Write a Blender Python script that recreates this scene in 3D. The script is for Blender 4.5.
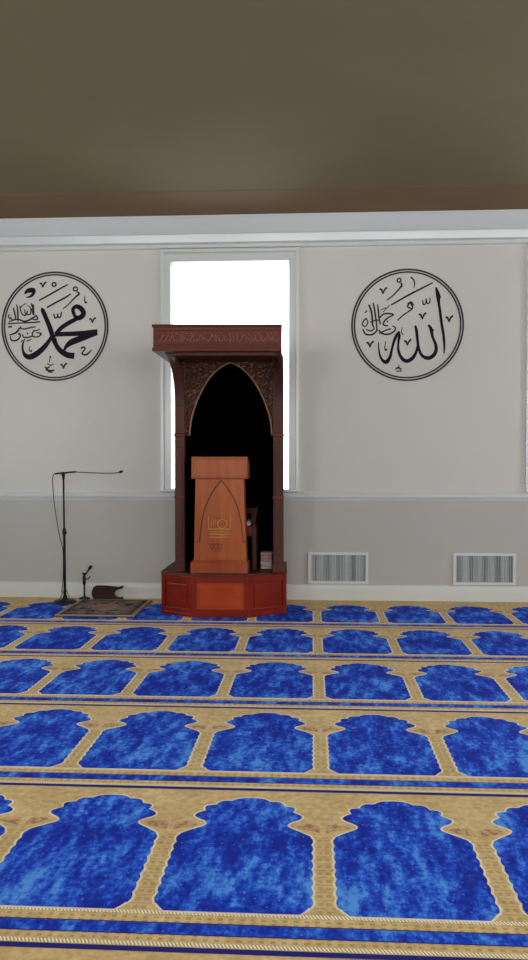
import bpy, bmesh, math, random
from mathutils import Vector, Matrix
random.seed(7)
PI = math.pi
for o in list(bpy.data.objects):
    bpy.data.objects.remove(o, do_unlink=True)
SC = bpy.context.scene
COL = SC.collection

# ------------------------------------------------------------------ camera
cam_d = bpy.data.cameras.new('camera')
cam = bpy.data.objects.new('camera', cam_d)
COL.objects.link(cam)
cam_d.sensor_fit = 'VERTICAL'
cam_d.sensor_height = 36.0
cam_d.lens = 36.0 * 822.0 / 960.0
cam_d.clip_start = 0.05
cam.location = (0.0, -8.59, 1.442)
cam.rotation_euler = (PI / 2 - math.atan(18 / 822.0), 0, math.atan(49 / 822.0))
SC.camera = cam

# ------------------------------------------------------------------ world
world = bpy.data.worlds.new('overcast_sky')
SC.world = world
world.use_nodes = True
bg = world.node_tree.nodes['Background']
bg.inputs['Color'].default_value = (0.86, 0.93, 1.0, 1)
bg.inputs['Strength'].default_value = 4.6

# ------------------------------------------------------------------ area lamps added as daylight at windows assumed in the unseen walls
LK = 1.0
def area(name, loc, rot, sx, sy, power, color=(1, 0.97, 0.92)):
    l = bpy.data.lights.new(name, 'AREA')
    l.shape = 'RECTANGLE'
    l.size, l.size_y = sx, sy
    l.energy = power * LK
    l.color = color
    o = bpy.data.objects.new(name, l)
    COL.objects.link(o)
    o.location = loc
    o.rotation_euler = rot
    return o
BACK_WINDOWS = (-4.0, -0.9, 2.2, 5.0)
SIDE_WINDOWS = (-2.5, -5.2, -8.0)
for x in BACK_WINDOWS:
    area('daylight_fill_back', (x, -12.2, 2.34), (PI / 2, 0, 0), 1.2, 2.3, 84)
for y in SIDE_WINDOWS:
    area('daylight_fill_right', (6.32, y, 2.34), (PI / 2, 0, PI / 2), 1.2, 2.3, 54, (0.93, 0.97, 1.0))
    area('daylight_fill_left', (-6.32, y, 2.34), (PI / 2, 0, -PI / 2), 1.2, 2.3, 42, (0.93, 0.97, 1.0))

SC.view_settings.view_transform = 'Standard'
SC.view_settings.look = 'None'
SC.view_settings.exposure = 0.0
SC.view_settings.gamma = 1.0
SC.view_settings.use_curve_mapping = False

# ------------------------------------------------------------------ helpers
def s2l(c):
    c = c / 255.0
    return c / 12.92 if c <= 0.04045 else ((c + 0.055) / 1.055) ** 2.4
def rgb(r, g, b):
    return (s2l(r), s2l(g), s2l(b), 1.0)

class Nodes:
    def __init__(self, name):
        self.m = bpy.data.materials.new(name)
        self.m.use_nodes = True
        self.t = self.m.node_tree
        self.b = self.t.nodes['Principled BSDF']
        self.co = None
    def n(self, kind, **kw):
        x = self.t.nodes.new(kind)
        for k, v in kw.items():
            setattr(x, k, v)
        return x
    def coord(self):
        if not self.co:
            self.co = self.n('ShaderNodeTexCoord').outputs['Object']
        return self.co
    def link(self, a, b):
        self.t.links.new(a, b)
    def math(self, op, a, b=None, c=None, clamp=False):
        x = self.n('ShaderNodeMath', operation=op)
        x.use_clamp = clamp
        for i, v in enumerate((a, b, c)):
            if v is None:
                continue
            if isinstance(v, (int, float)):
                x.inputs[i].default_value = v
            else:
                self.link(v, x.inputs[i])
        return x.outputs[0]
    def noise(self, scale, detail=3, rough=0.5, vec=None, stretch=None):
        v = vec or self.coord()
        if stretch:
            mp = self.n('ShaderNodeMapping')
            mp.inputs['Scale'].default_value = stretch
            self.link(v, mp.inputs['Vector'])
            v = mp.outputs[0]
        x = self.n('ShaderNodeTexNoise')
        x.inputs['Scale'].default_value = scale
        x.inputs['Detail'].default_value = detail
        x.inputs['Roughness'].default_value = rough
        self.link(v, x.inputs['Vector'])
        return x.outputs['Fac']
    def ramp(self, fac, stops, interp='LINEAR'):
        r = self.n('ShaderNodeValToRGB')
        r.color_ramp.interpolation = interp
        e = r.color_ramp.elements
        while len(e) < len(stops):
            e.new(0.5)
        for i, (p, c) in enumerate(stops):
            e[i].position = p
            e[i].color = c
        self.link(fac, r.inputs[0])
        return r.outputs[0]
    def mix(self, fac, a, b):
        x = self.n('ShaderNodeMix', data_type='RGBA')
        for i, v in ((0, fac), (6, a), (7, b)):
            if isinstance(v, (int, float)):
                x.inputs[i].default_value = v
            elif isinstance(v, tuple):
                x.inputs[i].default_value = v
            else:
                self.link(v, x.inputs[i])
        return x.outputs[2]
    def bump(self, h, strength=0.3, dist=0.01):
        x = self.n('ShaderNodeBump')
        x.inputs['Strength'].default_value = strength
        x.inputs['Distance'].default_value = dist
        self.link(h, x.inputs['Height'])
        self.link(x.outputs[0], self.b.inputs['Normal'])
    def base(self, c):
        if isinstance(c, tuple):
            self.b.inputs['Base Color'].default_value = c
        else:
            self.link(c, self.b.inputs['Base Color'])
    def rough(self, v):
        self.b.inputs['Roughness'].default_value = v
    def spec(self, v):
        self.b.inputs['Specular IOR Level'].default_value = v

def paint(name, c, var=0.03, rough=0.6, scale=3, spec=0.3, bump=0.05):
    N = Nodes(name)
    f = N.noise(scale, 4)
    lo = tuple(v * (1 - var) for v in c[:3]) + (1,)
    hi = tuple(min(1, v * (1 + var)) for v in c[:3]) + (1,)
    N.base(N.ramp(f, [(0.3, lo), (0.7, hi)]))
    N.rough(rough); N.spec(spec)
    if bump:
        N.bump(N.noise(180, 2), bump, 0.002)
    return N.m

def wood(name, lo, hi, rough=0.35, scale=6, stretch=(1, 1, 0.12), carved=False, spec=0.22):
    N = Nodes(name)
    f = N.noise(scale, 6, 0.6, stretch=stretch)
    w = N.n('ShaderNodeTexWave', wave_type='BANDS', bands_direction='X')
    w.inputs['Scale'].default_value = scale * 0.5
    w.inputs['Distortion'].default_value = 7
    w.inputs['Detail'].default_value = 3
    mp = N.n('ShaderNodeMapping')
    mp.inputs['Scale'].default_value = stretch
    N.link(N.coord(), mp.inputs['Vector']); N.link(mp.outputs[0], w.inputs['Vector'])
    k = N.math('MULTIPLY_ADD', w.outputs['Fac'], 0.10, N.math('MULTIPLY', f, 0.90))
    c = N.ramp(k, [(0.25, lo), (0.72, hi)])
    if carved:
        v = N.n('ShaderNodeTexVoronoi', feature='DISTANCE_TO_EDGE')
        v.inputs['Scale'].default_value = 26
        dn = N.noise(14, 2)
        mv = N.n('ShaderNodeMixRGB'); mv.inputs[0].default_value = 0.12
        N.link(N.coord(), mv.inputs[1]); N.link(dn, mv.inputs[2])
        N.link(mv.outputs[0], v.inputs['Vector'])
        e = N.math('MULTIPLY', v.outputs['Distance'], 6.0, clamp=True)
        N.bump(e, 1.0, 0.02)
    else:
        N.bump(k, 0.08, 0.003)
    N.base(c); N.rough(rough); N.spec(spec)
    return N.m

def plain(name, c, rough=0.5, metal=0.0, spec=0.4, var=0.08):
    N = Nodes(name)
    f = N.noise(40, 3)
    N.base(N.ramp(f, [(0.3, tuple(v * (1 - var) for v in c[:3]) + (1,)), (0.7, c)]))
    N.rough(rough); N.spec(spec)
    N.b.inputs['Metallic'].default_value = metal
    return N.m

class MB:
    """collects shapes and links them as one mesh object"""
    def __init__(self):
        self.bm = bmesh.new()
        self.mi = 0
    def face(self, pts):
        try:
            f = self.bm.faces.new([self.bm.verts.new(p) for p in pts])
            f.material_index = self.mi
            return f
        except ValueError:
            return None
    def box(self, x0, x1, y0, y1, z0, z1, bev=0.0):
        b2 = bmesh.new()
        bmesh.ops.create_cube(b2, size=1.0)
        for v in b2.verts:
            v.co = Vector(((x0 + x1) / 2 + v.co.x * (x1 - x0), (y0 + y1) / 2 + v.co.y * (y1 - y0), (z0 + z1) / 2 + v.co.z * (z1 - z0)))
        if bev:
            bmesh.ops.bevel(b2, geom=list(b2.edges), offset=bev, segments=2, profile=0.5, affect='EDGES')
        self.merge(b2)
    def merge(self, b2, mat=None):
        if mat is not None:
            b2.transform(mat)
        vm = {}
        for v in b2.verts:
            vm[v] = self.bm.verts.new(v.co)
        for f in b2.faces:
            try:
                g = self.bm.faces.new([vm[v] for v in f.verts])
                g.material_index = self.mi
                g.smooth = f.smooth
            except ValueError:
                pass
        b2.free()
    def prism(self, pts, d, axis='y', start=0.0, bev=0.0):
        """outline pts (2-D) extruded along axis from start to start+d"""
        def P(a, b, t):
            return {'y': (a, t, b), 'x': (t, a, b), 'z': (a, b, t)}[axis]
        b2 = bmesh.new()
        A = [b2.verts.new(P(a, b, start)) for a, b in pts]
        B = [b2.verts.new(P(a, b, start + d)) for a, b in pts]
        n = len(pts)
        b2.faces.new(A); b2.faces.new(B[::-1])
        for i in range(n):
            b2.faces.new([A[i], B[i], B[(i + 1) % n], A[(i + 1) % n]])
        bmesh.ops.recalc_face_normals(b2, faces=b2.faces)
        if bev:
            bmesh.ops.bevel(b2, geom=list(b2.edges), offset=bev, segments=2, profile=0.5, affect='EDGES')
        self.merge(b2)
    def tube(self, pts, r, seg=12, cap=True):
        pts = [Vector(p) for p in pts]
        rr = r if isinstance(r, (list, tuple)) else [r] * len(pts)
        b2 = bmesh.new()
        rings = []
        up = None
        for i, p in enumerate(pts):
            t = (pts[min(i + 1, len(pts) - 1)] - pts[max(i - 1, 0)]).normalized()
            if up is None:
                up = Vector((0, 0, 1)) if abs(t.z) < 0.9 else Vector((1, 0, 0))
            a = t.cross(up).normalized(); b = a.cross(t).normalized(); up = b
            rings.append([b2.verts.new(p + (a * math.cos(2 * PI * k / seg) + b * math.sin(2 * PI * k / seg)) * rr[i]) for k in range(seg)])
        for i in range(len(rings) - 1):
            for k in range(seg):
                f = b2.faces.new([rings[i][k], rings[i][(k + 1) % seg], rings[i + 1][(k + 1) % seg], rings[i + 1][k]])
                f.smooth = True
        if cap:
            b2.faces.new(rings[0][::-1]); b2.faces.new(rings[-1])
        bmesh.ops.recalc_face_normals(b2, faces=b2.faces)
        self.merge(b2)
    def lathe(self, prof, c, seg=32):
        """prof list of (r, z) about the vertical through c"""
        b2 = bmesh.new()
        rings = [[b2.verts.new((c[0] + r * math.cos(2 * PI * k / seg), c[1] + r * math.sin(2 * PI * k / seg), c[2] + z)) for k in range(seg)] for r, z in prof]
        for i in range(len(rings) - 1):
            for k in range(seg):
                b2.faces.new([rings[i][k], rings[i][(k + 1) % seg], rings[i + 1][(k + 1) % seg], rings[i + 1][k]])
        b2.faces.new(rings[0][::-1]); b2.faces.new(rings[-1])
        bmesh.ops.recalc_face_normals(b2, faces=b2.faces)
        self.merge(b2)
    def build(self, name, mats, parent=None, smooth=False, offset=None):
        me = bpy.data.meshes.new(name)
        if offset is not None:
            self.bm.transform(Matrix.Translation(-Vector(offset)))
        if smooth:
            for f in self.bm.faces:
                f.smooth = True
        self.bm.to_mesh(me); self.bm.free()
        for m in (mats if isinstance(mats, (list, tuple)) else [mats]):
            me.materials.append(m)
        o = bpy.data.objects.new(name, me)
        COL.objects.link(o)
        if parent is not None:
            o.parent = parent
        return o

def tag(o, label=None, cat=None, group=None, kind=None):
    if label: o['label'] = label
    if cat: o['category'] = cat
    if group: o['group'] = group
    if kind: o['kind'] = kind
    return o
def empty(name, loc):
    o = bpy.data.objects.new(name, None)
    COL.objects.link(o)
    o.location = loc
    o.empty_display_size = 0.1
    return o
def struct(o):
    o['kind'] = 'structure'
    return o

def spline(pts, n=8):
    """Catmull-Rom through pts (any dimension)"""
    out = []
    L = len(pts)
    for i in range(L - 1):
        p0, p1, p2, p3 = pts[max(i - 1, 0)], pts[i], pts[i + 1], pts[min(i + 2, L - 1)]
        for k in range(n):
            t = k / n
            out.append(tuple(0.5 * (2 * b + (c - a) * t + (2 * a - 5 * b + 4 * c - d) * t * t + (3 * b - a - 3 * c + d) * t ** 3) for a, b, c, d in zip(p0, p1, p2, p3)))
    out.append(tuple(pts[-1]))
    return out

# ------------------------------------------------------------------ materials
M = {}
def wall_mat(name, c):
    return paint(name, c, 0.02, 0.7, 1.2, 0.25, 0.04)
M['wall_up'] = wall_mat('cream_wall_paint', rgb(215, 212, 201))
M['wall_low'] = wall_mat('greige_wall_paint', rgb(190, 187, 178))
M['trim'] = paint('white_trim_paint', rgb(217, 220, 215), 0.01, 0.28, 2, 1.0, 0)
M['ceiling'] = paint('brown_ceiling_paint', rgb(124, 109, 80), 0.04, 0.8, 1.5, 0.2, 0.05)
M['soffit'] = paint('tan_soffit_paint', rgb(126, 102, 74), 0.04, 0.8, 1.5, 0.2, 0.05)
M['decal'] = plain('navy_black_vinyl', rgb(12, 10, 26), 0.6, 0, 0.2)
M['decal_ring'] = plain('charcoal_vinyl', rgb(62, 55, 58), 0.6, 0, 0.2)
M['decal_small'] = plain('dark_grey_vinyl', rgb(44, 40, 44), 0.6, 0, 0.2)
M['w_canopy'] = wood('reddish_brown_stained_wood', rgb(78, 30, 18), rgb(114, 50, 32), 0.45, stretch=(0.15, 1, 1))
M['w_dark'] = wood('dark_brown_stained_wood', rgb(60, 26, 14), rgb(90, 42, 24), 0.5, spec=0.25)
M['w_gloss'] = wood('polished_dark_brown_wood', rgb(50, 24, 18), rgb(74, 38, 28), 0.22, spec=0.5)
M['w_carved'] = wood('carved_brown_wood', rgb(66, 38, 26), rgb(98, 60, 42), 0.5, carved=True)
M['w_edge'] = wood('pale_arch_edge_wood', rgb(112, 80, 58), rgb(140, 104, 78), 0.4)
M['w_base'] = wood('cherry_red_wood', rgb(104, 22, 8), rgb(136, 36, 14), 0.3, stretch=(0.15, 1, 1))
M['w_panel'] = wood('bright_cherry_panel', rgb(140, 40, 10), rgb(186, 76, 30), 0.28, stretch=(0.15, 1, 1))
M['w_lect'] = wood('orange_brown_wood', rgb(138, 60, 20), rgb(176, 92, 42), 0.32)
M['w_lect_edge'] = wood('reddish_lectern_wood', rgb(128, 50, 20), rgb(164, 82, 42), 0.3)
M['groove'] = plain('dark_groove', rgb(78, 30, 14), 0.6)
M['gold'] = plain('brass_inlay', rgb(196, 140, 70), 0.4, 0.2)
M['inscr'] = plain('worn_gilt_relief', rgb(152, 102, 80), 0.45, 0.1)
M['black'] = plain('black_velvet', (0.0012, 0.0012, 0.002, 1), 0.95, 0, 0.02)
M['metal'] = plain('black_metal', rgb(24, 23, 24), 0.4, 0.3)
M['rubber'] = plain('black_rubber', rgb(16, 16, 17), 0.7)
M['steel'] = plain('grey_steel', rgb(150, 150, 148), 0.35, 0.6)
M['grille'] = plain('grey_painted_metal', rgb(188, 192, 190), 0.5, 0.1)
M['grille_dark'] = plain('dark_duct', rgb(126, 130, 129), 0.8)
M['w_stand'] = wood('dark_walnut', rgb(36, 20, 14), rgb(66, 40, 28), 0.5, stretch=(0.15, 1, 1))
M['white_cloth'] = plain('white_cloth', rgb(205, 196, 186), 0.9)
M['pink_cloth'] = plain('pale_pink_cloth', rgb(205, 160, 160), 0.9)

def glass():
    N = Nodes('window_glass')
    t = N.n('ShaderNodeBsdfTransparent'); g = N.n('ShaderNodeBsdfGlossy')
    g.inputs['Roughness'].default_value = 0.03
    fr = N.n('ShaderNodeFresnel'); fr.inputs['IOR'].default_value = 1.4
    mx = N.n('ShaderNodeMixShader')
    N.link(fr.outputs[0], mx.inputs[0]); N.link(t.outputs[0], mx.inputs[1]); N.link(g.outputs[0], mx.inputs[2])
    N.link(mx.outputs[0], N.t.nodes['Material Output'].inputs['Surface'])
    return N.m
M['glass'] = glass()

# carpet -----------------------------------------------------------
def carpet_blue():
    N = Nodes('mottled_blue_pile')
    wv = N.noise(2.3, 2)
    mr = N.n('ShaderNodeMapping'); mr.inputs['Rotation'].default_value = (0, 0, -0.75); mr.inputs['Scale'].default_value = (1.6, 0.55, 1)
    N.link(N.coord(), mr.inputs['Vector'])
    a = N.noise(8.0, 6, 0.68, vec=mr.outputs[0])
    b = N.noise(34, 4, 0.65)
    k = N.math('MULTIPLY_ADD', b, 0.32, N.math('MULTIPLY', a, 0.68))
    k = N.math('MULTIPLY_ADD', N.math('SUBTRACT', wv, 0.5), 0.25, k)
    c = N.ramp(k, [(0.42, rgb(20, 44, 162)), (0.49, rgb(28, 70, 200)), (0.54, rgb(50, 110, 226)), (0.61, rgb(92, 160, 246))])
    # small woven flecks
    v = N.n('ShaderNodeTexVoronoi', feature='F1')
    v.inputs['Scale'].default_value = 26
    v.inputs['Randomness'].default_value = 0.35
    N.link(N.coord(), v.inputs['Vector'])
    dot = N.math('LESS_THAN', v.outputs['Distance'], 0.10)
    c = N.mix(N.math('MULTIPLY', dot, 0.5), c, rgb(150, 170, 225))
    N.base(c); N.rough(0.9); N.spec(0.15)
    N.bump(N.noise(400, 2), 0.4, 0.004)
    return N.m
def carpet_gold(name, dots=None, lo=rgb(194, 160, 98), hi=rgb(234, 204, 140)):
    N = Nodes(name)
    a = N.noise(30, 5, 0.65)
    b = N.noise(5, 3)
    k = N.math('MULTIPLY_ADD', b, 0.35, N.math('MULTIPLY', a, 0.65))
    c = N.ramp(k, [(0.36, lo), (0.64, hi)])
    if dots:
        kind = dots
        sp = N.n('ShaderNodeSeparateXYZ'); N.link(N.coord(), sp.inputs[0])
        if kind == 'column':
            # rows of small brown motifs stacked up the pillar
            ux = N.math('PINGPONG', N.math('ADD', sp.outputs[0], 60.0 - 0.04), 0.3)
            row = N.math('FRACT', N.math('MULTIPLY', sp.outputs[1], 1 / 0.050))
            cx_ = N.math('ABSOLUTE', N.math('SUBTRACT', ux, 0.014))
            dx = N.math('LESS_THAN', cx_, 0.008)
            dy = N.math('LESS_THAN', N.math('ABSOLUTE', N.math('SUBTRACT', row, 0.35)), 0.2)
            c = N.mix(N.math('MULTIPLY', N.math('MULTIPLY', dx, dy), 0.35), c, rgb(140, 100, 60))
            ln = N.math('LESS_THAN', N.math('ABSOLUTE', N.math('SUBTRACT', row, 0.82)), 0.08)
            c = N.mix(N.math('MULTIPLY', ln, 0.3), c, rgb(160, 120, 74))
        if kind == 'band':
            f = N.math('FRACT', N.math('MULTIPLY', sp.outputs[0], 1 / 0.034))
            g = N.math('FRACT', N.math('MULTIPLY', sp.outputs[1], 1 / 0.0231))
            on = N.math('MULTIPLY', N.math('LESS_THAN', N.math('ABSOLUTE', N.math('SUBTRACT', f, 0.5)), 0.22), N.math('LESS_THAN', N.math('ABSOLUTE', N.math('SUBTRACT', g, 0.5)), 0.3))
            c = N.mix(N.math('MULTIPLY', on, 0.42), c, rgb(134, 100, 56))
        if kind == 'dash':
            f = N.math('FRACT', N.math('MULTIPLY', N.math('ADD', sp.outputs[0], N.math('MULTIPLY', sp.outputs[1], 0.5)), 1 / 0.0115))
            on = N.math('LESS_THAN', f, 0.55)
            c = N.mix(on, rgb(196, 168, 116), rgb(250, 240, 206))
        if kind == 'leaf':
            w = N.noise(38, 3)
            c = N.mix(N.math('MULTIPLY', N.math('GREATER_THAN', w, 0.53), 0.7), c, rgb(150, 100, 62))
    N.base(c); N.rough(0.92); N.spec(0.12)
    N.b.inputs['Sheen Weight'].default_value = 0.1
    N.bump(N.noise(400, 2), 0.4, 0.004)
    return N.m
M['c_gold'] = carpet_gold('gold_pile')
M['c_blue'] = carpet_blue()
M['c_line'] = carpet_gold('pale_gold_outline', None, rgb(230, 214, 166), rgb(250, 240, 204))
M['c_col'] = carpet_gold('gold_pile_pillar', 'column')
M['c_band'] = carpet_gold('gold_pile_motif_band', 'band')
M['c_dash'] = carpet_gold('cream_dashed_border', 'dash')
M['c_leaf'] = carpet_gold('tan_leaf_motif', 'leaf', rgb(186, 140, 88), rgb(222, 180, 126))
M['c_navy'] = plain('navy_thin_stripe', rgb(44, 42, 124), 0.9, 0, 0.1)
CARPET = [M['c_gold'], M['c_blue'], M['c_line'], M['c_col'], M['c_band'], M['c_dash'], M['c_leaf'], M['c_navy']]

# ------------------------------------------------------------------ setting
XL, XR, YB, YF = -6.0, 6.0, -12.0, 0.0
ZC = 3.950      # soffit height
WT = 0.22

# floor with the woven prayer-row carpet
def floor():
    b = MB()
    W, D = 0.6, 1.2
    b.mi = 0
    b.box(XL - WT, XR + WT, YB - WT, YF + WT, -0.2, -0.0016)
    def quad(x0, x1, y0, y1, z, mi):
        b.mi = mi
        b.face([(x0, y0, z), (x1, y0, z), (x1, y1, z), (x0, y1, z)])
    def arc(p, q, bulge, n=5):
        # points from p to q (q excluded) bulging to the left of p->q
        out = []
        dx, dy = q[0] - p[0], q[1] - p[1]
        L = math.hypot(dx, dy)
        nx, ny = -dy / L, dx / L
        for i in range(n):
            t = i / n
            s = bulge * math.sin(PI * t)
            out.append((p[0] + dx * t + nx * s, p[1] + dy * t + ny * s))
        return out
    # left half outline, u from pillar centre, v up the niche
    half = [(0.080, 0.0), (0.066, 0.018), (0.052, 0.040)]
    v = 0.045
    while v < 0.50:
        half += arc((0.0445, v), (0.0445, v + 0.062), 0.007, 4)
        v += 0.062
    half += [(0.0445, 0.535), (0.050, 0.552), (0.075, 0.575), (0.105, 0.60)]
    half += arc((0.118, 0.610), (0.122, 0.672), -0.020, 5)
    half += arc((0.122, 0.672), (0.120, 0.764), 0.040, 7)
    half += arc((0.120, 0.764), (0.156, 0.820), 0.026, 6)
    half += arc((0.156, 0.820), (0.218, 0.864), 0.020, 5)
    half += arc((0.218, 0.864), (0.300, 0.897), 0.014, 5)
    full = [(u, v) for u, v in half] + [(0.30, 0.90)] + [(0.6 - u, v) for u, v in reversed(half)]
    def grow(pts, d):
        n = len(pts); out = []
        for i in range(n):
            p0, p2 = pts[i - 1], pts[(i + 1) % n]
            tx, ty = p2[0] - p0[0], p2[1] - p0[1]
            L = math.hypot(tx, ty) or 1
            out.append((pts[i][0] - ty / L * d, pts[i][1] + tx / L * d))
        return out
    line = grow(full, 0.009)
    for r in range(0, 10):
        y0 = -1.2 * (r + 1)
        # stripes on the near side of this row's niches
        for a, c, mi in ((0.0, -0.020, 5), (-0.020, -0.066, 4), (-0.072, -0.128, 1), (-0.134, -0.172, 4), (-0.172, -0.192, 5), (-0.196, -0.222, 7)):
            if y0 + c > YB:
                quad(XL, XR, y0 + c, y0 + a, -0.0008, mi)
        quad(XL, XR, y0 - 0.072, y0 - 0.066, -0.0006, 7)
        quad(XL, XR, y0 - 0.134, y0 - 0.128, -0.0006, 7)
        for k in range(-10, 10):
            xc = 0.04 + W * k
            quad(xc - 0.042, xc + 0.042, y0, y0 + 0.55, -0.0012, 3)
            # capital ornament: two leaves and a knot
            for sgn in (-1, 1):
                b.mi = 6
                pts = [(xc + sgn * u, y0 + vv) for u, vv in ((0.012, 0.585), (0.05, 0.60), (0.085, 0.612), (0.108, 0.635), (0.085, 0.655), (0.05, 0.662), (0.015, 0.65))]
                if sgn < 0: pts.reverse()
                b.face([(p[0], p[1], -0.0011) for p in pts])
            x0 = xc
            if x0 + 0.6 > XR or x0 < XL:
                continue
            b.mi = 2
            b.face([(x0 + u, y0 + vv, -0.0007) for u, vv in reversed(line)])
            b.mi = 1
            b.face([(x0 + u, y0 + vv, 0.0) for u, vv in reversed(full)])
    for f in b.bm.faces:
        f.normal_update()
        if f.normal.z < 0 and f.calc_center_median().z > -0.01:
            f.normal_flip()
    return struct(b.build('floor', CARPET))
floor()

WINZ0, WINZ1 = 1.15, 3.540
W1 = (-1.495, -0.248)
W2 = (2.275, 3.52)

def holed_wall(a0, a1, holes, put):
    """wall strip along one axis with window openings; put(a0,a1,z0,z1,mat)"""
    xs = [a0]
    for h in sorted(holes):
        xs += list(h)
    xs.append(a1)
    put(a0, a1, -0.2, 1.09, 1)
    put(a0, a1, 1.09, WINZ0, 0)
    put(a0, a1, WINZ1, 5.2, 0)
    for i in range(0, len(xs), 2):
        put(xs[i], xs[i + 1], WINZ0, WINZ1, 0)

def front_wall():
    b = MB()
    def put(x0, x1, z0, z1, m):
        b.mi = m
        b.box(x0, x1, 0.0, WT, z0, z1)
    holed_wall(XL - WT, XR + WT, [W1, W2], put)
    return struct(b.build('wall_front', [M['wall_up'], M['wall_low']]))
front_wall()
BW = [(x - 0.625, x + 0.625) for x in BACK_WINDOWS]
SW = [(y - 0.625, y + 0.625) for y in SIDE_WINDOWS]
b = MB()
def put(x0, x1, z0, z1, m):
    b.mi = m; b.box(x0, x1, YB - WT, YB, z0, z1)
holed_wall(XL - WT, XR + WT, BW, put)
struct(b.build('wall_back', [M['wall_up'], M['wall_low']]))
for nm, xa in (('wall_left', XL - WT), ('wall_right', XR)):
    b = MB()
    def put(y0, y1, z0, z1, m):
        b.mi = m; b.box(xa, xa + WT, y0, y1, z0, z1)
    holed_wall(YB, YF, SW, put)
    struct(b.build(nm, [M['wall_up'], M['wall_low']]))

# ceiling: soffit strip round the room, riser, higher brown field
SO = 0.96
b = MB()
b.mi = 1
b.box(XL, XR, -SO, 0.0, ZC, ZC + 0.25)
b.mi = 0
# level field of the ceiling, a finger's breadth above the soffit strip
b.box(XL, XR, YB, -SO, ZC + 0.004, ZC + 0.25)
struct(b.build('ceiling', [M['ceiling'], M['soffit']]))

# profiles run along a wall.  prof: (depth from wall, z)
CROWN = [(0, ZC), (0.235, ZC), (0.235, ZC - 0.018), (0.222, ZC - 0.024), (0.195, ZC - 0.062), (0.160, ZC - 0.105), (0.122, ZC - 0.146), (0.104, ZC - 0.156),
         (0.104, ZC - 0.164), (0.089, ZC - 0.234), (0.040, ZC - 0.243), (0.034, ZC - 0.252), (0.046, ZC - 0.257), (0.046, ZC - 0.278), (0, ZC - 0.284)]
RAIL = [(0, 1.138), (0.006, 1.134), (0.010, 1.122), (0.030, 1.118), (0.040, 1.100), (0.038, 1.078), (0.020, 1.062), (0.012, 1.040), (0, 1.036)]
BASE = [(0, 0.165), (0.008, 0.163), (0.016, 0.150), (0.018, 0.12), (0.018, 0.0), (0, 0.0)]
def run(name, prof, side, a0, a1, parent=None):
    b = MB()
    if side == 'front':
        b.prism([(-d, z) for d, z in prof], a1 - a0, 'x', a0)
    elif side == 'back':
        b.prism([(YB + d, z) for d, z in prof], a1 - a0, 'x', a0)
    elif side == 'left':
        b.prism([(XL + d, z) for d, z in prof], a1 - a0, 'y', a0)
    else:
        b.prism([(XR - d, z) for d, z in prof], a1 - a0, 'y', a0)
    return struct(b.build(name, M['trim'], parent))
n = 1
for side, a0, a1 in (('front', XL, XR), ('back', XL, XR), ('left', YB, YF), ('right', YB, YF)):
    run('baseboard_' + side, BASE, side, a0, a1)
    run('trim_%d' % n, CROWN, side, a0, a1); n += 1
    run('trim_%d' % n, RAIL, side, a0, a1); n += 1

# windows
def window(name, lo, hi, side):
    """casing, sash and pane, built in wall coordinates then placed"""
    if side == 'front':
        mt = Matrix.Identity(4); c = (lo + hi) / 2
        mt = Matrix.Translation((c, 0, 0))
    elif side == 'back':
        mt = Matrix.Translation(((lo + hi) / 2, YB, 0)) @ Matrix.Rotation(PI, 4, 'Z')
    elif side == 'left':
        mt = Matrix.Translation((XL, (lo + hi) / 2, 0)) @ Matrix.Rotation(PI / 2, 4, 'Z')
    else:
        mt = Matrix.Translation((XR, (lo + hi) / 2, 0)) @ Matrix.Rotation(-PI / 2, 4, 'Z')
    h = (hi - lo) / 2
    root = empty(name, mt.to_translation())
    root.rotation_euler = mt.to_euler()
    struct(root)
    b = MB()   # casing on the wall: inner flat, raised outer band, reveal lining
    for s in (-1, 1):
        def bx(a, c_, y0, y1, z0, z1, bev=0.004):
            x0, x1 = sorted((s * a, s * c_))
            b.box(x0, x1, y0, y1, z0, z1, bev)
        bx(h - 0.004, h + 0.070, -0.018, 0.0, WINZ0, WINZ1 + 0.075)
        bx(h + 0.066, h + 0.100, -0.034, 0.0, WINZ0, WINZ1 + 0.125)
        bx(h - 0.004, h, -0.002, WT, WINZ0, WINZ1, 0.001)
    b.box(-h - 0.06, h + 0.06, -0.0178, 0.0, WINZ1 - 0.004, WINZ1 + 0.072, 0.004)
    b.box(-h - 0.0995, h + 0.0995, -0.0335, 0.0, WINZ1 + 0.088, WINZ1 + 0.125, 0.004)
    b.box(-h, h, -0.002, WT, WINZ1 - 0.004, WINZ1, 0.001)
    b.build('casing', M['trim'], root)
    b = MB()
    b.box(-h - 0.11, h + 0.11, -0.050, 0.02, WINZ0 - 0.020, WINZ0 + 0.004, 0.006)
    b.box(-h, h, 0.0, WT, WINZ0 - 0.012, WINZ0 + 0.002)
    b.build('window_sill', M['trim'], root)
    b = MB()
    y0, y1 = 0.12, 0.16
    f = 0.006
    b.box(-h, -h + f, y0, y1, WINZ0, WINZ1, 0.003)
    b.box(h - f, h, y0, y1, WINZ0, WINZ1, 0.003)
    b.box(-h + f, h - f, y0, y1, WINZ0, WINZ0 + f, 0.003)
    b.box(-h + f, h - f, y0, y1, WINZ1 - f, WINZ1, 0.003)
    b.build('sash', M['trim'], root)
    b = MB()
    b.box(-h + f, h - f, 0.137, 0.143, WINZ0 + f, WINZ1 - f)
    b.build('pane', M['glass'], root)
window('window_1', W1[0], W1[1], 'front')
window('window_2', W2[0], W2[1], 'front')
n = 3  # unseen back and side windows, put in for room-side light
for lo, hi in BW:
    window('window_%d' % n, lo, hi, 'back'); n += 1
for lo, hi in SW:
    window('window_%d' % n, lo, hi, 'left'); n += 1
    window('window_%d' % n, lo, hi, 'right'); n += 1

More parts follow.
